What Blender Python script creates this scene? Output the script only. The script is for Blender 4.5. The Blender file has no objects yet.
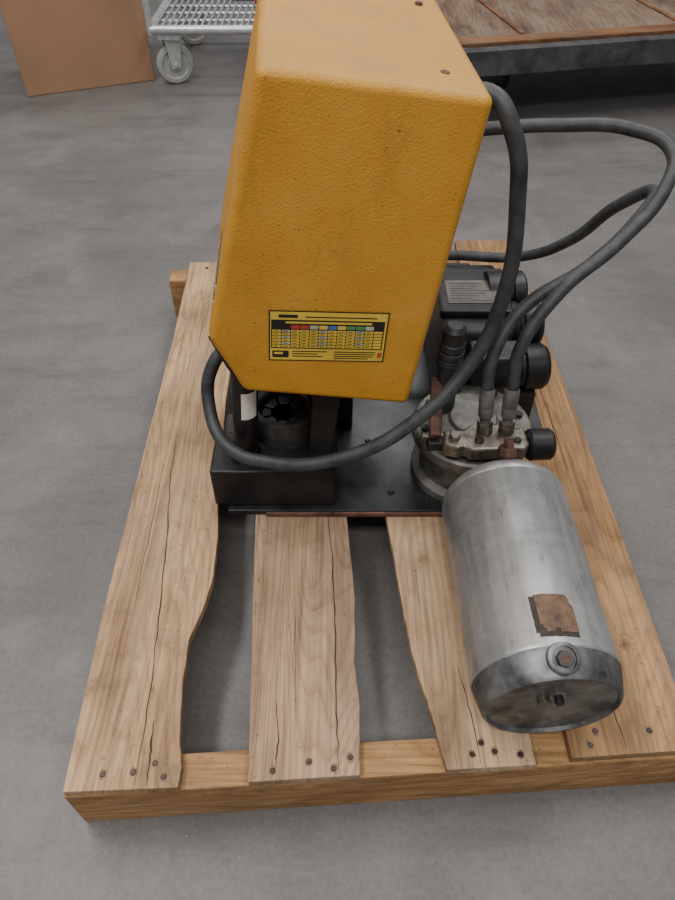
import bpy, bmesh, math, random
from mathutils import Vector, Matrix, Euler
random.seed(4)
C=bpy.context.scene.collection

# ---------------------------------------------------------------- materials
def lin(c):
    return tuple(((x/255)/12.92 if x/255<=.04045 else ((x/255+.055)/1.055)**2.4) for x in c)+(1,)
class NB:
    def __init__(s,name):
        s.m=bpy.data.materials.new(name); s.m.use_nodes=True
        s.t=s.m.node_tree; s.b=s.t.nodes['Principled BSDF']; s.n=s.t.nodes; s.l=s.t.links
        s.co=s.n.new('ShaderNodeTexCoord')
    def set(s,k,v): s.b.inputs[k].default_value=v
    def mapping(s,scale=(1,1,1),loc=(0,0,0),rot=(0,0,0)):
        m=s.n.new('ShaderNodeMapping'); m.inputs['Scale'].default_value=scale
        m.inputs['Location'].default_value=loc; m.inputs['Rotation'].default_value=rot
        s.l.new(s.co.outputs['Object'],m.inputs[0]); return m.outputs[0]
    def noise(s,vec,scale,detail=6,rough=.6,dist=0):
        n=s.n.new('ShaderNodeTexNoise'); n.inputs['Scale'].default_value=scale
        n.inputs['Detail'].default_value=detail; n.inputs['Roughness'].default_value=rough
        n.inputs['Distortion'].default_value=dist
        s.l.new(vec,n.inputs['Vector']); return n.outputs['Fac']
    def math(s,op,a,b=None):
        m=s.n.new('ShaderNodeMath'); m.operation=op
        for i,v in enumerate((a,b)):
            if v is None: continue
            if isinstance(v,(int,float)): m.inputs[i].default_value=v
            else: s.l.new(v,m.inputs[i])
        return m.outputs[0]
    def ramp(s,fac,stops):
        r=s.n.new('ShaderNodeValToRGB'); e=r.color_ramp.elements
        while len(e)<len(stops): e.new(.5)
        for i,(p,c) in enumerate(stops):
            e[i].position=p; e[i].color=c if len(c)==4 else lin(c)
        s.l.new(fac,r.inputs[0]); return r.outputs[0]
    def mix(s,fac,a,b,mode='MIX'):
        m=s.n.new('ShaderNodeMix'); m.data_type='RGBA'; m.blend_type=mode
        for sock,val in ((m.inputs[0],fac),(m.inputs[6],a),(m.inputs[7],b)):
            if isinstance(val,(int,float,tuple)): sock.default_value=val
            else: s.l.new(val,sock)
        return m.outputs[2]
    def col(s,o): s.l.new(o,s.b.inputs['Base Color'])
    def bump(s,fac,strength=.3,dist=.002):
        b=s.n.new('ShaderNodeBump'); b.inputs['Strength'].default_value=strength; b.inputs['Distance'].default_value=dist
        s.l.new(fac,b.inputs['Height']); s.l.new(b.outputs[0],s.b.inputs['Normal'])
G=lambda v:(v,v,v,1)
def plain(name,c,rough=.5,metal=0,var=.25,scale=30,bump=.15):
    k=NB(name); k.set('Roughness',rough); k.set('Metallic',metal)
    n=k.noise(k.mapping(),scale)
    d=tuple(x*(1-var) for x in c); b=tuple(min(255,x*(1+var)) for x in c)
    k.col(k.ramp(n,[(.3,d),(.7,b)])); 
    if bump: k.bump(k.noise(k.mapping(),scale*6,3),bump,.001)
    return k.m
def wood(name,base,dark,seed,along='y',rings=60):
    """long-grain timber: growth-ring bands across the board, bent slowly along its length"""
    k=NB(name); k.set('Roughness',.8); k.set('Specular IOR Level',.2)
    S=(lambda a,b,c:(a,b,c)) if along=='y' else (lambda a,b,c:(b,a,c))
    fld=k.noise(k.mapping(S(5.5,.75,5),(seed*3.1,seed*1.7,seed)),1,2,.45,.15)
    ringv=k.math('FRACT',k.math('MULTIPLY',fld,rings))
    g=k.ramp(ringv,[(.0,G(.25)),(.12,G(.75)),(.6,G(.85)),(.92,G(.45)),(1,G(.25))])
    fib=k.noise(k.mapping(S(150,4,90),(seed,seed,0)),1,5,.65)
    light=tuple(min(255,x*1.08) for x in base)
    c=k.mix(k.math('MULTIPLY',k.math('SUBTRACT',1.0,g),.65),lin(light),lin(dark))
    c=k.mix(.6,c,k.ramp(fib,[(.3,(146,128,112)),(.62,(255,253,248))]),'MULTIPLY')
    big=k.noise(k.mapping(S(6,1.8,5),(seed*5,seed,0)),1.5,5,.6)
    c=k.mix(.85,c,k.ramp(big,[(.32,(162,150,142)),(.6,(255,252,247))]),'MULTIPLY')
    grey=k.noise(k.mapping(S(9,1.5,5),(seed*4,seed*6,0)),1.2,7,.75)
    c=k.mix(k.ramp(grey,[(.5,G(0)),(.7,G(.45))]),c,lin((140,124,110)))
    dirt=k.noise(k.mapping((1,1,1),(seed,seed,0)),16,9,.8)
    c=k.mix(k.ramp(dirt,[(.53,G(0)),(.76,G(.75))]),c,lin((96,80,66)))
    spk=k.noise(k.mapping((1,1,1),(seed*2,0,seed)),150,2,.5)
    c=k.mix(k.ramp(spk,[(.68,G(0)),(.74,G(.55))]),c,lin((75,60,48)))
    k.col(c); k.bump(fib,.45,.002); return k.m
def paint():
    k=NB('yellow_powder_paint'); k.set('Roughness',.5); k.set('Specular IOR Level',.4)
    n=k.noise(k.mapping(),6,7,.65)
    c=k.ramp(n,[(.3,(184,128,40)),(.55,(200,143,46)),(.8,(208,153,62))])
    d=k.noise(k.mapping((1,1,.6),(3,1,2)),11,10,.8)
    c=k.mix(k.ramp(d,[(.53,G(0)),(.78,G(.6))]),c,lin((136,96,48)))
    sc=k.noise(k.mapping((3,3,26),(1,5,2),(0,.5,0)),3,5,.7)
    c=k.mix(k.ramp(sc,[(.66,G(0)),(.72,G(.35))]),c,lin((150,112,62)))
    sp=k.noise(k.mapping(),150,2,.5)
    c=k.mix(k.ramp(sp,[(.70,G(0)),(.76,G(.7))]),c,lin((90,66,36)))
    geo=k.n.new('ShaderNodeNewGeometry')
    sep=k.n.new('ShaderNodeSeparateXYZ'); k.l.new(geo.outputs['Normal'],sep.inputs[0])
    toptan=k.mix(1.0,k.ramp(sep.outputs[2],[(.6,G(0)),(.95,G(.6))]),k.ramp(k.noise(k.mapping(),14,9,.8),[(.38,G(.3)),(.62,G(1))]),'MULTIPLY')  # upward faces shift to a mottled tan
    c=k.mix(toptan,c,lin((166,134,86)))
    k.col(c); k.bump(k.noise(k.mapping(),340,2,.5),.55,.002); return k.m
M_paint=paint()
M_black=plain('black_oiled_steel',(30,30,32),.42,.3,.4,18)
M_cast=plain('dark_cast_iron',(58,58,60),.45,.4,.35,14,.4)
M_dk=plain('dark_gray_motor_paint',(52,52,54),.5,.1,.3,20,.3)
M_plate=plain('oily_base_plate',(50,51,54),.33,.5,.5,9)
M_steel=plain('worn_steel',(118,112,104),.38,.8,.35,50)
M_chrome=plain('chromed_rod',(170,170,170),.2,.9,.1,30,0)
M_gray=plain('gray_cast_aluminium',(100,99,96),.5,.5,.35,26,.4)
M_ring=plain('machined_ring_steel',(76,75,74),.35,.7,.3,20,.2)
M_rust=plain('dark_rusty_metal',(84,60,50),.65,.3,.45,60)
M_edge=plain('grimy_rust_edge',(84,58,46),.8,.0,.5,30)
M_rubber=plain('black_rubber_hose',(52,54,56),.55,0,.3,40,.2)
M_white=plain('white_sticker',(215,212,205),.5,0,.06,30,0)
M_blk=plain('black_ink',(30,27,22),.5,0,.1,30,0)
M_yel=plain('yellow_label',(216,182,66),.35,0,.08,25,0)
M_red=plain('red_ink',(180,60,48),.4,0,.1,25,0)
M_blue=plain('blue_ink',(60,105,175),.4,0,.1,25,0)
M_grn=plain('green_ink',(80,135,80),.4,0,.1,25,0)
M_sil=plain('silver_ink',(178,172,150),.4,0,.1,25,0)
M_caster=plain('gray_caster_rubber',(160,160,155),.5,0,.1,25,0)
M_zinc=plain('zinc_wire',(190,192,194),.35,.5,.1,30,0)
M_card=plain('brown_cardboard',(156,120,92),.85,0,.05,3,.05)
M_tape=plain('packing_tape',(166,132,106),.4,0,.05,6,0)
M_rackst=plain('dark_rack_steel',(74,74,76),.5,.3,.3,12)
M_nail=plain('nail_head',(60,54,50),.5,.6,.3,50,0)
M_crack=plain('wood_crack_shadowed_fibre',(66,48,36),.95,0,.3,50,0)
def tankmat():
    k=NB('dull_tank_aluminium'); k.set('Metallic',.7)
    n=k.noise(k.mapping((1,1,1)),9,8,.7)
    c=k.ramp(n,[(.3,(150,150,149)),(.55,(190,191,192)),(.8,(206,207,208))])
    d=k.noise(k.mapping((2,1,2),(4,4,4)),22,9,.8)
    c=k.mix(k.ramp(d,[(.55,G(0)),(.70,G(.65))]),c,lin((98,92,86)))
    s=k.noise(k.mapping((60,5,60)),1,4,.6)
    c=k.mix(.3,c,k.ramp(s,[(.35,(150,150,150)),(.6,(255,255,255))]),'MULTIPLY')
    k.col(c); k.l.new(k.ramp(n,[(.3,G(.52)),(.7,G(.34))]),k.b.inputs['Roughness']); k.bump(d,.12,.001); return k.m
M_tank=tankmat()
M_tankdk=plain('tank_rim_grimy_metal',(100,100,100),.45,.6,.35,30)
M_tankend=plain('tank_end_disc_metal',(108,107,105),.38,.7,.45,22)
def patch():
    k=NB('torn_brown_paper_label'); k.set('Roughness',.7)
    n=k.noise(k.mapping((1,1,1)),45,6,.7)
    k.col(k.ramp(n,[(.34,(66,50,40)),(.5,(98,74,56)),(.7,(120,94,74))])); return k.m
M_patch=patch()
M_resid=plain('label_adhesive_residue',(46,40,36),.8,0,.4,60,0)
def floormat():
    k=NB('sealed_concrete'); k.set('Specular IOR Level',.45)
    n=k.noise(k.mapping(),2.2,8,.65,.4)
    c=k.ramp(n,[(.3,(94,92,91)),(.5,(107,105,104)),(.72,(118,116,115))])
    n2=k.noise(k.mapping((1,1,1),(5,2,0)),110,5,.7)
    c=k.mix(.4,c,k.ramp(n2,[(.35,(185,182,180)),(.6,(255,255,255))]),'MULTIPLY')
    st=k.noise(k.mapping((1.0,5,1),(2,2,0),(0,0,.25)),2.2,8,.7,.5)
    c=k.mix(k.ramp(st,[(.5,G(0)),(.68,G(.5))]),c,lin((82,79,80)))
    st2=k.noise(k.mapping((1,1,1),(9,4,0)),3.2,7,.65,.6)
    c=k.mix(k.ramp(st2,[(.52,G(0)),(.68,G(.4))]),c,lin((130,127,125)))
    st3=k.noise(k.mapping((1,1,1),(3,7,0)),6,9,.72,.4)
    c=k.mix(k.ramp(st3,[(.56,G(0)),(.7,G(.5))]),c,lin((84,80,78)))
    sp=k.noise(k.mapping(),200,2,.5)
    c=k.mix(k.ramp(sp,[(.73,G(0)),(.76,G(.5))]),c,lin((175,172,168)))
    k.col(c); k.l.new(k.ramp(st3,[(.3,G(.36)),(.7,G(.52))]),k.b.inputs['Roughness']); k.bump(n2,.08,.001); return k.m
M_floor=floormat()

# ---------------------------------------------------------------- geometry helpers
def empty(name,loc=(0,0,0)):
    e=bpy.data.objects.new(name,None); e.location=loc; e.empty_display_size=.1; C.objects.link(e); return e
def fin(name,bm,mat,parent,bevel=0,seg=2,smooth=False,mats=None):
    bmesh.ops.recalc_face_normals(bm,faces=bm.faces[:])
    me=bpy.data.meshes.new(name); bm.to_mesh(me); bm.free()
    for m in (mats or [mat]): me.materials.append(m)
    o=bpy.data.objects.new(name,me); C.objects.link(o)
    if parent: o.parent=parent
    if smooth:
        for p in me.polygons: p.use_smooth=True
        md=o.modifiers.new('es','EDGE_SPLIT'); md.split_angle=math.radians(35)
    if bevel:
        b=o.modifiers.new('bv','BEVEL'); b.width=bevel; b.segments=seg; b.limit_method='ANGLE'; b.angle_limit=math.radians(25 if seg>4 else 40)
        if seg>2:
            for p in me.polygons: p.use_smooth=True
            o.modifiers.new('wn','WEIGHTED_NORMAL')
    return o
def box(name,lo,hi,mat,parent,bevel=.002,rot=None,seg=2):
    bm=bmesh.new(); bmesh.ops.create_cube(bm,size=1)
    lo=Vector(lo);hi=Vector(hi); c=(lo+hi)/2; d=hi-lo
    for v in bm.verts:
        p=Vector((v.co.x*d.x,v.co.y*d.y,v.co.z*d.z))
        if rot: p=Euler(rot).to_matrix()@p
        v.co=p+c
    return fin(name,bm,mat,parent,bevel,seg)
def prism(name,bot,top,mat,parent,bevel=0,seg=2,smooth=False):
    bm=bmesh.new(); a=[bm.verts.new(p) for p in bot]; b=[bm.verts.new(p) for p in top]; n=len(a)
    bm.faces.new(a); bm.faces.new(b[::-1])
    for i in range(n): bm.faces.new((a[i],a[(i+1)%n],b[(i+1)%n],b[i]))
    return fin(name,bm,mat,parent,bevel,seg,smooth)
def lathe(name,prof,p0,axis,mat,parent,n=40,smooth=True,bevel=0):
    """prof: list of (radius, distance along axis)"""
    z=Vector(axis).normalized(); x=z.orthogonal().normalized(); y=z.cross(x); p0=Vector(p0)
    bm=bmesh.new(); rings=[]
    for r,t in prof:
        if r<1e-6: rings.append([bm.verts.new(p0+z*t)])
        else: rings.append([bm.verts.new(p0+z*t+(x*math.cos(2*math.pi*i/n)+y*math.sin(2*math.pi*i/n))*r) for i in range(n)])
    for a,b in zip(rings,rings[1:]):
        for i in range(n):
            j=(i+1)%n
            if len(a)==1 and len(b)==1: continue
            if len(a)==1: bm.faces.new((a[0],b[i],b[j]))
            elif len(b)==1: bm.faces.new((a[i],a[j],b[0]))
            else: bm.faces.new((a[i],a[j],b[j],b[i]))
    return fin(name,bm,mat,parent,bevel,2,smooth)
def cyl(name,a,b,r,mat,parent,n=28,ch=.0015,r2=None):
    a=Vector(a);b=Vector(b);L=(b-a).length; r2=r if r2 is None else r2
    ch=min(ch,r*.4,L*.3)
    return lathe(name,[(0,0),(r-ch,0),(r,ch),(r2,L-ch),(r2-ch,L),(0,L)],a,b-a,mat,parent,n)
def hexn(name,a,b,r,mat,parent): 
    a=Vector(a);b=Vector(b);L=(b-a).length
    return lathe(name,[(0,0),(r,0),(r,L),(0,L)],a,b-a,mat,parent,6,False,.001)
def tube(name,pts,r,mat,parent=None,cyc=False,res=10):
    cu=bpy.data.curves.new(name,'CURVE'); cu.dimensions='3D'; cu.bevel_depth=r; cu.bevel_resolution=5; cu.resolution_u=res; cu.use_fill_caps=True
    sp=cu.splines.new('BEZIER'); sp.bezier_points.add(len(pts)-1); sp.use_cyclic_u=cyc
    for b,p in zip(sp.bezier_points,pts): b.co=p; b.handle_left_type=b.handle_right_type='AUTO'
    o=bpy.data.objects.new(name+'_c',cu); C.objects.link(o)
    dg=bpy.context.evaluated_depsgraph_get(); dg.update()
    me=bpy.data.meshes.new_from_object(o.evaluated_get(dg)); me.materials.clear(); me.materials.append(mat)
    bpy.data.objects.remove(o)
    for p in me.polygons: p.use_smooth=True
    n=bpy.data.objects.new(name,me); C.objects.link(n)
    if parent: n.parent=parent
    return n

# ---------------------------------------------------------------- floor
bm=bmesh.new(); bmesh.ops.create_grid(bm,x_segments=1,y_segments=1,size=1)
for v in bm.verts: v.co=Vector((v.co.x*6,v.co.y*6+3,0))
fin('floor',bm,M_floor,None)

# ---------------------------------------------------------------- wooden pallet
pal=empty('wooden_pallet')
PT=.13; BT=.018
def rough(pts,amp,n=4):
    out=[]
    for a,b in zip(pts,pts[1:]):
        for i in range(n):
            t=i/n; w=amp if i else 0
            out.append((a[0]+(b[0]-a[0])*t+random.uniform(-w,w),a[1]+(b[1]-a[1])*t))
    out.append(pts[-1]); return out
def board(name,left,right,mat,al=.0008,ar=.0008):
    poly=rough(left,al)+rough(right[::-1],ar)
    return prism(name,[(x,y,PT-BT) for x,y in poly],[(x,y,PT) for x,y in poly],mat,pal,.0015)
board('deck_board_1',[(-.374,.312),(-.385,.61),(-.388,.984),(-.389,1.3),(-.40,1.66)],
      [(-.218,.318),(-.217,.345),(-.226,.382),(-.234,.46),(-.236,.539),(-.228,.57),(-.218,.61),(-.212,.66),(-.214,.74),(-.224,.826),(-.24,1.1),(-.245,1.66)],
      wood('wood_pale_1',(198,170,138),(152,118,86),1.0,'y',34),.0006,.0009)
board('deck_board_2',[(-.123,.325),(-.136,.539),(-.152,.819),(-.178,1.7)],[(.031,.334),(.033,.43),(.026,.5),(.029,.611),(.014,.819),(-.02,1.7)],
      wood('wood_weathered_2',(180,155,130),(126,98,76),2.3,'y',60),.0006,.0009)
board('deck_board_3',[(.152,.341),(.145,.38),(.138,.42),(.128,.46),(.12,.5),(.112,.55),(.106,.611),(.088,.802),(.06,1.72)],[(.278,.348),(.265,.8),(.24,1.74)],
      wood('wood_pale_3',(196,172,144),(160,130,102),3.7,'y',26),.0009,.0006)
board('deck_board_4',[(.33,.357),(.325,.8),(.332,1.776)],[(.528,.37),(.512,.456),(.508,.876),(.49,1.66),(.473,1.776)],
      wood('wood_tan_4',(178,145,108),(134,100,70),5.1,'y',44),.0006,.0006)
M_str=wood('wood_stringer',(178,142,102),(130,96,66),6.4,'x',40)
def stringer(name,x0,x1,y,w,z0=0.0):
    f=lambda x:y+.062*(x+.37)
    P=[(x0,f(x0)),(x1,f(x1)),(x1,f(x1)+w),(x0,f(x0)+w)]
    prism(name,[(a,b,z0) for a,b in P],[(a,b,PT-BT) for a,b in P],M_str,pal,.003)
stringer('stringer_front',-.378,.54,.311,.05)
stringer('stringer_middle',-.375,.51,.93,.05)
stringer('stringer_back',-.45,.50,1.60,.055)
def crack(pts,w,h=.0004):
    """split in the timber: a thin torn sliver following the grain"""
    q=rough(pts,.0012,6); n=len(q); L=[];R=[]
    for i,(x,y) in enumerate(q):
        ww=w*math.sin(math.pi*(i+.4)/(n+.2))**.6*random.uniform(.6,1.3)
        L.append((x-ww,y)); R.append((x+ww,y))
    P=L+R[::-1]
    prism('split',[(x,y,PT-.002) for x,y in P],[(x,y,PT+h) for x,y in P],M_crack,pal)
crack([(-.278,.32),(-.281,.45),(-.292,.60),(-.305,.74),(-.322,.88),(-.33,1.0)],.0011)
crack([(-.262,.32),(-.264,.36),(-.268,.41)],.0014)
crack([(-.335,.60),(-.338,.75),(-.342,.92)],.0006)
crack([(.003,.334),(-.002,.42),(-.003,.55),(-.008,.68),(-.02,.80)],.0012)
crack([(-.088,.335),(-.084,.38),(-.092,.44)],.0009)
crack([(-.06,.40),(-.068,.55),(-.07,.60)],.0006)
crack([(.20,.35),(.196,.42),(.185,.50)],.0007)
crack([(.41,.37),(.405,.45),(.402,.6)],.0008)
crack([(.45,.9),(.444,1.1),(.44,1.3)],.0008)
M_stain=plain('rust_stained_wood',(128,100,76),.85,0,.2,90,0)
def nail(x,y):
    cyl('nail',(x,y,PT-.004),(x,y,PT+.0015),.0040,M_nail,pal,12,.0008)
    n=14; P=[(x+math.cos(6.283*i/n)*random.uniform(.0045,.0065),y+math.sin(6.283*i/n)*random.uniform(.005,.009)) for i in range(n)]
    prism('nail_stain',[(a,b,PT-.001) for a,b in P],[(a,b,PT+.00025) for a,b in P],M_stain,pal)
for x,y in [(-.325,.335),(-.283,.338),(-.255,.35),(-.24,.332),(-.09,.34),(-.04,.352),(-.005,.343),(.018,.358),
            (.19,.362),(.222,.366),(.258,.362),(.205,.378),(.36,.375),(.372,.395),(.45,.395),(.49,.385),
            (-.35,1.63),(-.30,1.64),(.36,1.70),(.42,1.71)]: nail(x,y)
lathe('knot',[(0,.0),(.008,.0),(.012,.0002),(.0165,-.0002),(.017,-.003)],(.458,.535,PT+.0004),(0,0,1),plain('knot_wood',(134,102,72),.7,0,.35,60),pal,20)

# ---------------------------------------------------------------- hose crimping machine
cr=empty('hose_crimping_machine')
sl=.06; dv=Vector((-.06,1,0)); D=.42
front=[(-.086,.884),(.177,.847),(.112,.387),(-.144,.428),(-.157,.464),(-.185,.53)]
fp=[Vector((x,.80+sl*x,z)) for x,z in front]
housing=prism('yellow_housing',fp,[p+dv*D for p in fp],M_paint,cr,.0125,6)
up=Vector((.136,0,.99)).normalized()
def topz(x): return .884-(x+.086)*(.037/.263)
for x,y in [(.125,.87),(.118,1.16)]:
    p=Vector((x,y,topz(x)))
    lathe('housing_screw',[(0,.0002),(.0025,.0002),(.003,.0008),(.0055,.0008),(.006,-.002)],p,up,M_rust,cr,16)
o0=Vector((-.0945,.80+sl*-.0945-.0012,.578)); ux=Vector((.168,sl*.168,-.012)); uz=Vector((-.006,0,-.087))
def lab(name,a0,b0,a1,b1,mat,off):
    n=Vector((sl,-1,0)).normalized()
    P=[o0+ux*a+uz*b for a,b in ((a0,b0),(a1,b0),(a1,b1),(a0,b1))]
    prism(name,[p+n*(off-.0004) for p in P],[p+n*off for p in P],mat,cr)
lab('label_border',0,0,1,1,M_blk,.0004)
lab('label_plate',.012,.022,.988,.978,M_yel,.0007)
lab('label_title',.08,.07,.24,.13,M_blk,.001)
lab('label_title_line',.3,.1,.9,.12,M_blk,.001)
lab('label_logo',.03,.79,.17,.93,M_blk,.001)
lab('label_logo_text',.045,.82,.12,.86,M_yel,.0013)
lab('label_table',.02,.17,.97,.74,M_blk,.001)
cols=[M_blk,M_blk,M_red,M_red,M_sil,M_yel,M_blue,M_yel,M_grn,M_grn,M_sil,M_blk]
for i in range(12):
    a=.03+i*.078
    lab('label_head',a,.27,a+.07,.34,cols[i],.0013)
    for j in range(6):
        lab('label_cell',a,.365+j*.061,a+.071,.365+j*.061+.046,M_yel if i%4!=1 or j%2 else M_sil,.0013)
        if i<11: lab('label_digits',a+.012,.38+j*.061,a+.05,.38+j*.061+.012,M_blk,.0015)
lab('label_head_text',.14,.2,.86,.235,M_yel,.0013)
for i,(a,b,l) in enumerate([(.2,.79,.3),(.2,.84,.22),(.2,.89,.26),(.56,.79,.36),(.56,.835,.36),(.56,.88,.34),(.56,.925,.3)]):
    lab('label_note',a,b,a+l,b+.018,M_blk,.001)
lab('label_arrow',.94,.8,.975,.9,M_red,.001)
def sidepoint(t,y):
    a=Vector((-.086,0,.884)); b=Vector((-.185,0,.53)); p=a.lerp(b,t); p.y=y; return p+Vector((-.06*(y-.795),0,0))
nl=Vector((-.963,-.06,.269)).normalized()
for i,(t0,t1,m) in enumerate([(.77,.80,M_blk),(.81,.83,M_sil),(.84,.87,M_blk),(.88,.9,M_sil)]):
    P=[sidepoint(t0,.82),sidepoint(t0,.95),sidepoint(t1,.95),sidepoint(t1,.82)]
    prism('side_decal',[p+nl*-.001 for p in P],[p+nl*.0012 for p in P],m,cr)
tube('corner_gasket',[(-.183,.80,.528),(-.160,.802,.464),(-.149,.803,.438),(-.146,.803,.430)],.0028,M_black,cr)

P=[(-.20,.79),(.235,.79),(.245,1.0),(.42,1.0),(.42,1.36),(-.2,1.4)]
prism('base_plate',[(x,y,PT+.001) for x,y in P],[(x,y,PT+.013) for x,y in P],M_plate,cr,.002)
prism('base_plate_rust_edge',[(-.13,.785,PT+.001),(.22,.785,PT+.001),(.22,.7895,PT+.001),(-.13,.7895,PT+.001)],
      [(-.13,.785,PT+.011),(.22,.785,PT+.011),(.22,.7895,PT+.011),(-.13,.7895,PT+.011)],M_edge,cr,.001)
zb=PT+.013
box('die_block',(-.224,.802,zb),(-.004,.905,.235),M_black,cr,.005,seg=3)
box('die_block_step',(-.218,.905,zb),(0,.99,.20),M_black,cr,.004)
def lean(x,y,z0,z1,k=-.03): return (x,y,z0),(x+k,y,z1)
a,b=lean(-.165,.855,.23,.47,.02)
cyl('guide_column_1',a,b,.022,M_black,cr)
cyl('guide_column_1_collar',(-.165,.855,.235),(-.165,.855,.248),.027,M_black,cr)
s0=Vector(a).lerp(Vector(b),.42); s1=Vector(a).lerp(Vector(b),.66)
bm=bmesh.new(); r=.0226; rows=[]
for q in (s0,s1): rows.append([bm.verts.new(q+Vector((math.cos(t),math.sin(t),0))*r) for t in [math.radians(-100+i*9) for i in range(9)]])
for i in range(8): bm.faces.new((rows[0][i],rows[0][i+1],rows[1][i+1],rows[1][i]))
fin('column_sticker',bm,M_white,cr,0,2,True)
prism('guide_column_2',[(-.052,.845,.23),(-.012,.845,.23),(-.012,.885,.23),(-.052,.885,.23)],[(-.035,.845,.45),(.015,.845,.45),(.015,.885,.45),(-.035,.885,.45)],M_black,cr,.004)
lathe('press_ring',[(.044,-.05),(.044,.0),(.047,.004),(.057,.004),(.061,-.002),(.061,-.06),(.044,-.06),(.044,-.05)],(-.098,.918,.285),(0,0,1),M_ring,cr)
# segmented crimping jaws inside the ring
for i in range(8):
    t=2*math.pi*i/8; u=Vector((math.cos(t),math.sin(t),0)); v_=Vector((-u.y,u.x,0)); c0=Vector((-.098,.918,.225))
    F=[c0+u*.022-v_*.007,c0+u*.022+v_*.007,c0+u*.043+v_*.0145,c0+u*.043-v_*.0145]
    prism('crimp_jaw',F,[q+Vector((0,0,.045)) for q in F],M_cast,cr,.0015)
cyl('press_rod',(-.128,.975,.20),(-.118,.975,.46),.009,M_chrome,cr)
cyl('press_rod',(-.068,.98,.20),(-.058,.98,.46),.009,M_chrome,cr)
box('press_body',(-.19,1.0,zb),(.03,1.16,.46),M_black,cr,.006)
box('cross_head',(-.14,.86,.44),(.06,1.15,.50),M_black,cr,.004)
for x,y in [(.10,.835),(.165,.81),(.06,.97)]:
    cyl('plate_bolt',(x,y,zb),(x,y,zb+.004),.006,M_cast,cr,6)

# ---------------------------------------------------------------- hydraulic pump
pu=empty('hydraulic_power_unit')
pc=Vector((.243,.895,0))
lathe('pump_flange',[(0,0),(.098,0),(.102,.003),(.102,.02),(.088,.026),(.088,.088),(.105,.094),(.107,.098),(.107,.118),(.103,.122),(.074,.122),(.07,.130),(.045,.131),(.04,.137),(0,.137)],
      pc+Vector((0,0,zb)),(0,0,1),M_gray,pu,56)
for i in range(8):
    t=2*math.pi*i/8+.2; p=pc+Vector((math.cos(t)*.088,math.sin(t)*.088,zb+.122))
    hexn('flange_bolt',p,p+Vector((0,0,.007)),.0075,M_black,pu)
zm=.282
MB=[(.176,.797),(.20,.789),(.212,.795),(.222,.785),(.312,.788),(.320,.80),(.316,.838),(.30,.836),(.292,.846),(.225,.845),(.215,.832),(.18,.832)]
prism('manifold_block',[(x,y,zm) for x,y in MB],[(x,y,zm+.028) for x,y in MB],M_steel,pu,.004)
cyl('manifold_socket_screw',(.196,.812,zm+.026),(.196,.812,zm+.038),.009,M_steel,pu)
cyl('manifold_plug',(.236,.805,zm+.026),(.236,.805,zm+.033),.008,M_black,pu)
cyl('manifold_plug_2',(.30,.805,zm+.026),(.30,.805,zm+.033),.006,M_black,pu)
lathe('relief_valve_knob',[(0,0),(.012,0),(.012,.010),(.024,.012),(.027,.016),(.027,.05),(.023,.055),(0,.056)],(.308,.812,zm+.010),(1,.06,0),M_black,pu)
def fitting(n,a,b):
    a=Vector(a);b=Vector(b);d=(b-a)
    hexn(n+'_nut',a,a+d*.28,.0135,M_steel,pu)
    lathe(n+'_ferrule',[(0,.0),(.009,0),(.009,d.length*.1),(.0125,d.length*.14),(.0125,d.length*.3),(.0115,d.length*.33),(.0125,d.length*.36),(.0125,d.length*.68),(.0105,d.length*.72)],a+d*.26,d,M_gray,pu,24)
fitting('fitting_1',(.248,.826,zm+.025),(.241,.838,.40))
fitting('fitting_2',(.284,.826,zm+.025),(.281,.838,.40))
lathe('handle_socket',[(0,0),(.022,0),(.022,.03),(.018,.034),(.018,.105),(.023,.108),(.023,.118),(.019,.12),(.023,.123),(.023,.133),(.019,.135),(.022,.138),(.022,.15),(.020,.152),(.020,.176),(.013,.184),(0,.186)],
      (.190,.93,.270),(0.02,0,1),M_dk,pu,28)
prism('pump_lever',[(.158,.835,.285),(.178,.835,.285),(.186,.93,.335),(.164,.93,.335)],[(.158,.833,.295),(.178,.833,.295),(.186,.928,.345),(.164,.928,.345)],M_rust,pu,.002)
cyl('lever_pin',(.145,.845,.28),(.195,.845,.28),.007,M_steel,pu)
box('lever_bracket',(.155,.825,.262),(.183,.875,.282),M_cast,pu,.003)
box('motor_box',(.20,1.06,zb),(.335,1.30,.345),M_dk,pu,.012,seg=4)
box('motor_box_lid',(.196,1.10,.343),(.339,1.255,.362),M_black,pu,.006)
box('nameplate',(.215,1.125,.3622),(.315,1.205,.3632),plain('nameplate_aluminium',(100,96,92),.45,.3,.15,60,0),pu,0)
for j in range(8): box('nameplate_text',(.222,1.132+j*.0085,.3632),(.300-(j*7%4)*.012,1.134+j*.0085,.3636),M_dk,pu,0)
box('terminal_box',(.21,1.31,zb),(.30,1.38,.30),M_black,pu,.008)
def solen(n,x0,x1,y,z,r):
    L=x1-x0
    lathe(n,[(0,0),(r,0),(r,L*.55),(r*.9,L*.58),(r*.9,L*.63),(r,L*.66),(r,L*.93),(r*.85,L),(0,L)],(x0,y,z),(1,.06,0),M_black,pu,32)
box('valve_body',(.25,.995,zb),(.345,1.055,.33),M_cast,pu,.006)
solen('motor_can_1',.30,.377,1.20,.335,.044)
solen('motor_can_2',.29,.400,1.125,.31,.046)
solen('motor_can_3',.27,.402,1.035,.275,.045)
box('can_bracket_1',(.335,1.08,zb),(.38,1.24,.29),M_black,pu,.004)
box('can_bracket_2',(.33,1.0,zb),(.385,1.06,.24),M_black,pu,.004)

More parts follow.
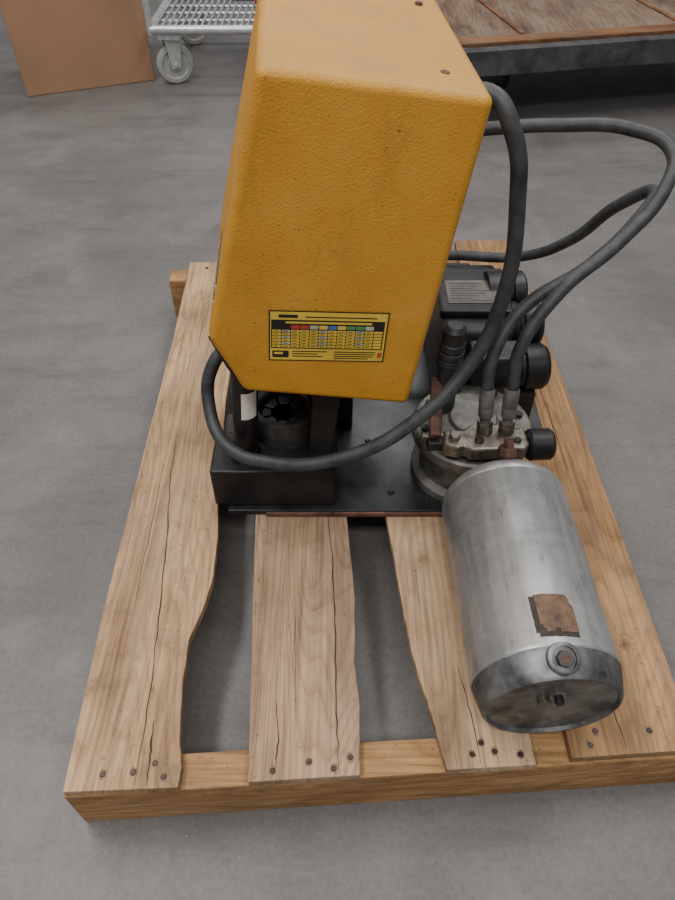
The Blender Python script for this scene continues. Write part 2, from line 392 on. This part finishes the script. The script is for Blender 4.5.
# ---------------------------------------------------------------- reservoir tank
tk=empty('hydraulic_reservoir_tank')
A=Vector((.272,.757,.242)); B=Vector((.284,.384,.233)); ax=(B-A); L=ax.length; r=.1005
lathe('tank_shell',[(0,-.002),(.05,-.001),(.075,.003),(.088,.010),(r-.004,.02),(r-.001,.03),(r-.002,.034),(r,.037),(r,L-.047),(r+.0008,L-.045),(r+.0008,L-.040),(r-.001,L-.038)],A,ax,M_tank,tk,72)
lathe('tank_rim',[(r-.001,L-.039),(r,L-.037),(r*.93,L-.004),(r*.9,L),(r*.87,L),(r*.86,L-.006)],A,ax,M_tankdk,tk,72)
lathe('tank_end_disc',[(r*.88,L-.005),(r*.8,L-.008),(r*.4,L-.0085),(0,L-.0085)],A,ax,M_tankend,tk,72)
lathe('tank_feed_fitting',[(0,-.02),(.010,-.02),(.010,.0),(.013,.002),(.013,.014),(.008,.016),(.008,.03)],(.272,.750,.328),(0,.3,.4),M_rust,tk,20)
cyl('tank_feed_pipe',(.272,.760,.343),(.272,.784,.312),.0085,M_rust,tk)
d=ax.normalized()
E=A+d*(L-.009); upv=Vector((0,0,1))
hexn('drain_plug_nut',E+upv*.036,E+upv*.036+d*.010,.0125,M_steel,tk)
cyl('drain_plug',E+upv*.036+d*.008,E+upv*.036+d*.02,.006,M_black,tk)
hexn('drain_plug_nut_small',E+upv*.012+Vector((-.012,0,0)),E+upv*.012+Vector((-.012,0,0))+d*.01,.010,M_steel,tk)
pn=Vector((.05,-.5,1)).normalized()
pp=A+d*(L-.022)+Vector((-.003,0,.0945))
lathe('filler_port',[(0,-.006),(.021,-.006),(.021,.007),(.018,.009),(.016,.009),(.0155,.004),(0,.004)],pp,pn,M_tankdk,tk,28)
hexn('filler_cap',pp+pn*.004,pp+pn*.014,.011,M_cast,tk)
cyl('filler_cap_recess',pp+pn*.0135,pp+pn*.0145,.0055,M_rust,tk,16,.0003)
def wrap(name,th0,th1,t0,t1,off,mat,amp,skip=()):
    bm=bmesh.new(); NA,NL=14,10; grid=[]
    for i in range(NA+1):
        row=[]
        for j in range(NL+1):
            th=math.radians(th0+(th1-th0)*i/NA+(random.uniform(-amp,amp)*300 if i in(0,NA) else 0))
            t=t0+(t1-t0)*j/NL+(random.uniform(-amp,amp) if j in (0,NL) else 0)
            row.append(bm.verts.new(A+d*t+Vector((math.sin(th),0,math.cos(th)))*(r+off)))
        grid.append(row)
    for i in range(NA):
        for j in range(NL):
            if (i,j) in skip: continue
            bm.faces.new((grid[i][j],grid[i+1][j],grid[i+1][j+1],grid[i][j+1]))
    fin(name,bm,mat,tk,0,2,True)
wrap('label_residue',-16,15,L-.108,L-.050,.0006,M_resid,.0006,[(13,0),(13,1),(0,9)])
wrap('torn_label',-12,15.5,L-.110,L-.056,.0012,M_patch,.0006,[(13,0),(13,1),(12,0),(13,2),(0,9),(0,8),(1,9),(5,9),(6,9)])

# ---------------------------------------------------------------- hoses
tube('hydraulic_hose',[(.14,.93,.79),(.185,.89,.824),(.214,.863,.79),(.236,.86,.701),(.240,.85,.563),(.205,.825,.460),(.129,.785,.383),(.02,.765,.316),(-.114,.782,.282),(-.190,.822,.282),(-.222,.88,.320),(-.211,.91,.385),(-.175,.93,.42),(-.12,.94,.46)],.0112,M_rubber)
tube('hydraulic_hose',[(.13,1.13,.68),(.24,1.12,.693),(.35,1.12,.698),(.455,1.10,.70),(.506,1.05,.688),(.492,1.0,.652),(.427,.95,.592),(.338,.90,.535),(.286,.86,.462),(.281,.838,.39)],.0105,M_rubber)
tube('hydraulic_hose',[(.12,1.33,.34),(.238,1.31,.357),(.38,1.28,.372),(.444,1.2,.454),(.481,1.12,.565),(.503,1.05,.622),(.468,1.0,.605),(.393,.95,.553),(.284,.90,.50),(.243,.855,.44),(.241,.838,.39)],.0105,M_rubber)

# ---------------------------------------------------------------- background
cb=empty('cardboard_box')
bx=[Vector((-1.371,3.24)),Vector((-.845,3.455))]
dd=(bx[1]-bx[0]).normalized(); nn=Vector((-dd.y,dd.x))
Q=[bx[0],bx[1],bx[1]+nn*.4,bx[0]+nn*.4]
prism('carton',[(p.x,p.y,0) for p in Q],[(p.x,p.y,.55) for p in Q],M_card,cb,.004)
mid=(bx[0]+bx[1])/2
Pq=[mid-dd*.03-nn*.0015,mid+dd*.03-nn*.0015,mid+dd*.03,mid-dd*.03]
prism('tape_strip',[(p.x,p.y,.43) for p in Pq],[(p.x,p.y,.551) for p in Pq],M_tape,cb)
for s in(-1,1):
    F=(Q[0],Q[1],Q[1]+nn*.195,Q[0]+nn*.195) if s<0 else (Q[0]+nn*.205,Q[1]+nn*.205,Q[2],Q[3])
    prism('flap',[(p.x,p.y,.551) for p in F],[(p.x,p.y,.556) for p in F],M_card,cb)
wc=empty('wire_basket_cart')
x0,x1,y0,y1,zc=-.81,-.02,3.37,4.05,.23
for n,a,b in [('rail_f',(x0,y0),(x1,y0)),('rail_b',(x0,y1),(x1,y1)),('rail_l',(x0,y0),(x0,y1)),('rail_r',(x1,y0),(x1,y1))]:
    cyl(n,(a[0],a[1],zc),(b[0],b[1],zc),.018,M_zinc,wc,16)
    cyl(n+'_top',(a[0],a[1],.75),(b[0],b[1],.75),.012,M_zinc,wc,16)
for a in [(x0,y0),(x1,y0),(x0,y1),(x1,y1)]:
    cyl('post',(a[0],a[1],zc-.02),(a[0],a[1],.76),.015,M_zinc,wc,16)
for i in range(1,28):
    x=x0+(x1-x0)*i/28; cyl('deck_wire',(x,y0,zc+.016),(x,y1,zc+.016),.004,M_zinc,wc,8)
for i in range(1,6):
    y=y0+(y1-y0)*i/6; cyl('cross_wire',(x0,y,zc+.006),(x1,y,zc+.006),.006,M_zinc,wc,8)
for cx,cy in [(-.735,3.42),(-.09,3.42),(-.735,3.98),(-.09,3.98)]:
    lathe('caster_wheel',[(.0,-.018),(.03,-.018),(.034,-.012),(.055,-.012),(.062,-.018),(.078,-.016),(.083,-.008),(.083,.008),(.078,.016),(.062,.018),(.055,.012),(.034,.012),(.03,.018),(0,.018)],(cx,cy,.083),(.45,-1,0),M_caster,wc,36)
    ax2=Vector((.45,-1,0)).normalized()
    for s in (-1,1):
        p=Vector((cx,cy,.083))+ax2*.026*s; t=Vector((ax2.y,-ax2.x,0))
        F=(p+t*.018+Vector((0,0,-.015)),p-t*.018+Vector((0,0,-.015)),p-t*.04+Vector((0,0,.108)),p+t*.04+Vector((0,0,.108)))
        prism('caster_fork',F,[q+ax2*.003*s for q in F],M_zinc,wc,.001)
    cyl('caster_axle',Vector((cx,cy,.083))-ax2*.036,Vector((cx,cy,.083))+ax2*.036,.009,M_zinc,wc,12)
    box('caster_plate',(cx-.05,cy-.05,.188),(cx+.05,cy+.05,.214),M_zinc,wc,.003)
fb=empty('folded_plastic_bags')
for i,(m,lo,hi) in enumerate([(M_blue,(-.49,3.74,.252),(-.39,4.0,.29)),(M_red,(-.38,3.66,.252),(-.30,4.0,.285)),(M_blue,(-.29,3.70,.252),(-.18,4.0,.32))]):
    box('bag_%d'%(i+1),lo,hi,m,fb,.01,seg=3)
pr=empty('wooden_deck_platform_cart')
o=Vector((.48,2.83)); e=Vector((.978,.205)).normalized(); n=Vector((-e.y,e.x))
def W(s,t,z): p=o+e*s+n*t; return (p.x,p.y,z)
def slab(name,s0,s1,t0,t1,z0,z1,mat,bev=.003):
    q=[(s0,t0),(s1,t0),(s1,t1),(s0,t1)]
    prism(name,[W(a,b,z0) for a,b in q],[W(a,b,z1) for a,b in q],mat,pr,bev)
slab('front_rail',-.03,2.2,-.0,.05,.21,.30,M_rackst)
slab('back_rail',-.03,2.2,1.15,1.2,.21,.30,M_rackst)
slab('end_rail',-.03,.02,.05,1.15,.21,.30,M_rackst)
M_dw=wood('stained_deck_wood',(132,116,104),(90,76,66),8.2,'y',30)
M_dw2=wood('orange_deck_wood',(136,102,74),(96,68,50),9.1,'x',30)
slab('deck_edge_board',-.02,2.2,.055,.13,.285,.312,M_dw2)
for i,(a,b) in enumerate([(-.02,.262),(.282,.94),(.96,1.62),(1.64,2.2)]):
    slab('deck_board_%d'%(i+1),a,b,.135,1.14,.285,.31,M_dw)
    if i<3: slab('deck_batten_%d'%(i+1),b+.001,b+.019,.135,1.14,.285,.316,M_dw2)
for s_ in (.25,1.9):
    slab('wheel_crossbar',s_-.05,s_+.05,.05,1.15,.21,.285,M_rackst)
    for t_ in (.35,.95):
        p=Vector(W(s_,t_,.09)); lathe('cart_wheel',[(0,-.025),(.085,-.025),(.09,-.02),(.09,.02),(.085,.025),(0,.025)],p,(e.y*-1,e.x,0),M_blk,pr,32)
        slab('wheel_bracket',s_-.05,s_+.05,t_-.04,t_-.03,.07,.21,M_rackst); slab('wheel_bracket',s_-.05,s_+.05,t_+.03,t_+.04,.07,.21,M_rackst)

# ---------------------------------------------------------------- lights
w=bpy.data.worlds.new('shop_ambient'); bpy.context.scene.world=w; w.use_nodes=True
w.node_tree.nodes['Background'].inputs[0].default_value=(.98,.98,1.0,1); w.node_tree.nodes['Background'].inputs[1].default_value=.27
def area(name,loc,size,power,rot=(0,0,0)):
    l=bpy.data.lights.new(name,'AREA'); l.shape='RECTANGLE'; l.size=size[0]; l.size_y=size[1]; l.energy=power; l.color=(1,.975,.93)
    o=bpy.data.objects.new(name,l); o.location=loc; o.rotation_euler=rot; C.objects.link(o)
area('ceiling_lamp',(-1.5,1.4,3.8),(.5,2.8),100)
area('ceiling_lamp',(1.5,2.2,3.8),(.5,2.8),78)
area('ceiling_lamp',(0,5.0,3.8),(2.8,.5),72)
area('ceiling_lamp',(-.2,-1.0,3.4),(2.8,.5),90)

cam=bpy.data.cameras.new('camera'); cam.sensor_width=36; cam.lens=27.6; cam.clip_start=.02
co=bpy.data.objects.new('camera',cam); co.location=(0,0,1.13); co.rotation_euler=(math.radians(90)-math.atan(722/690),0,0); C.objects.link(co)
bpy.context.scene.camera=co
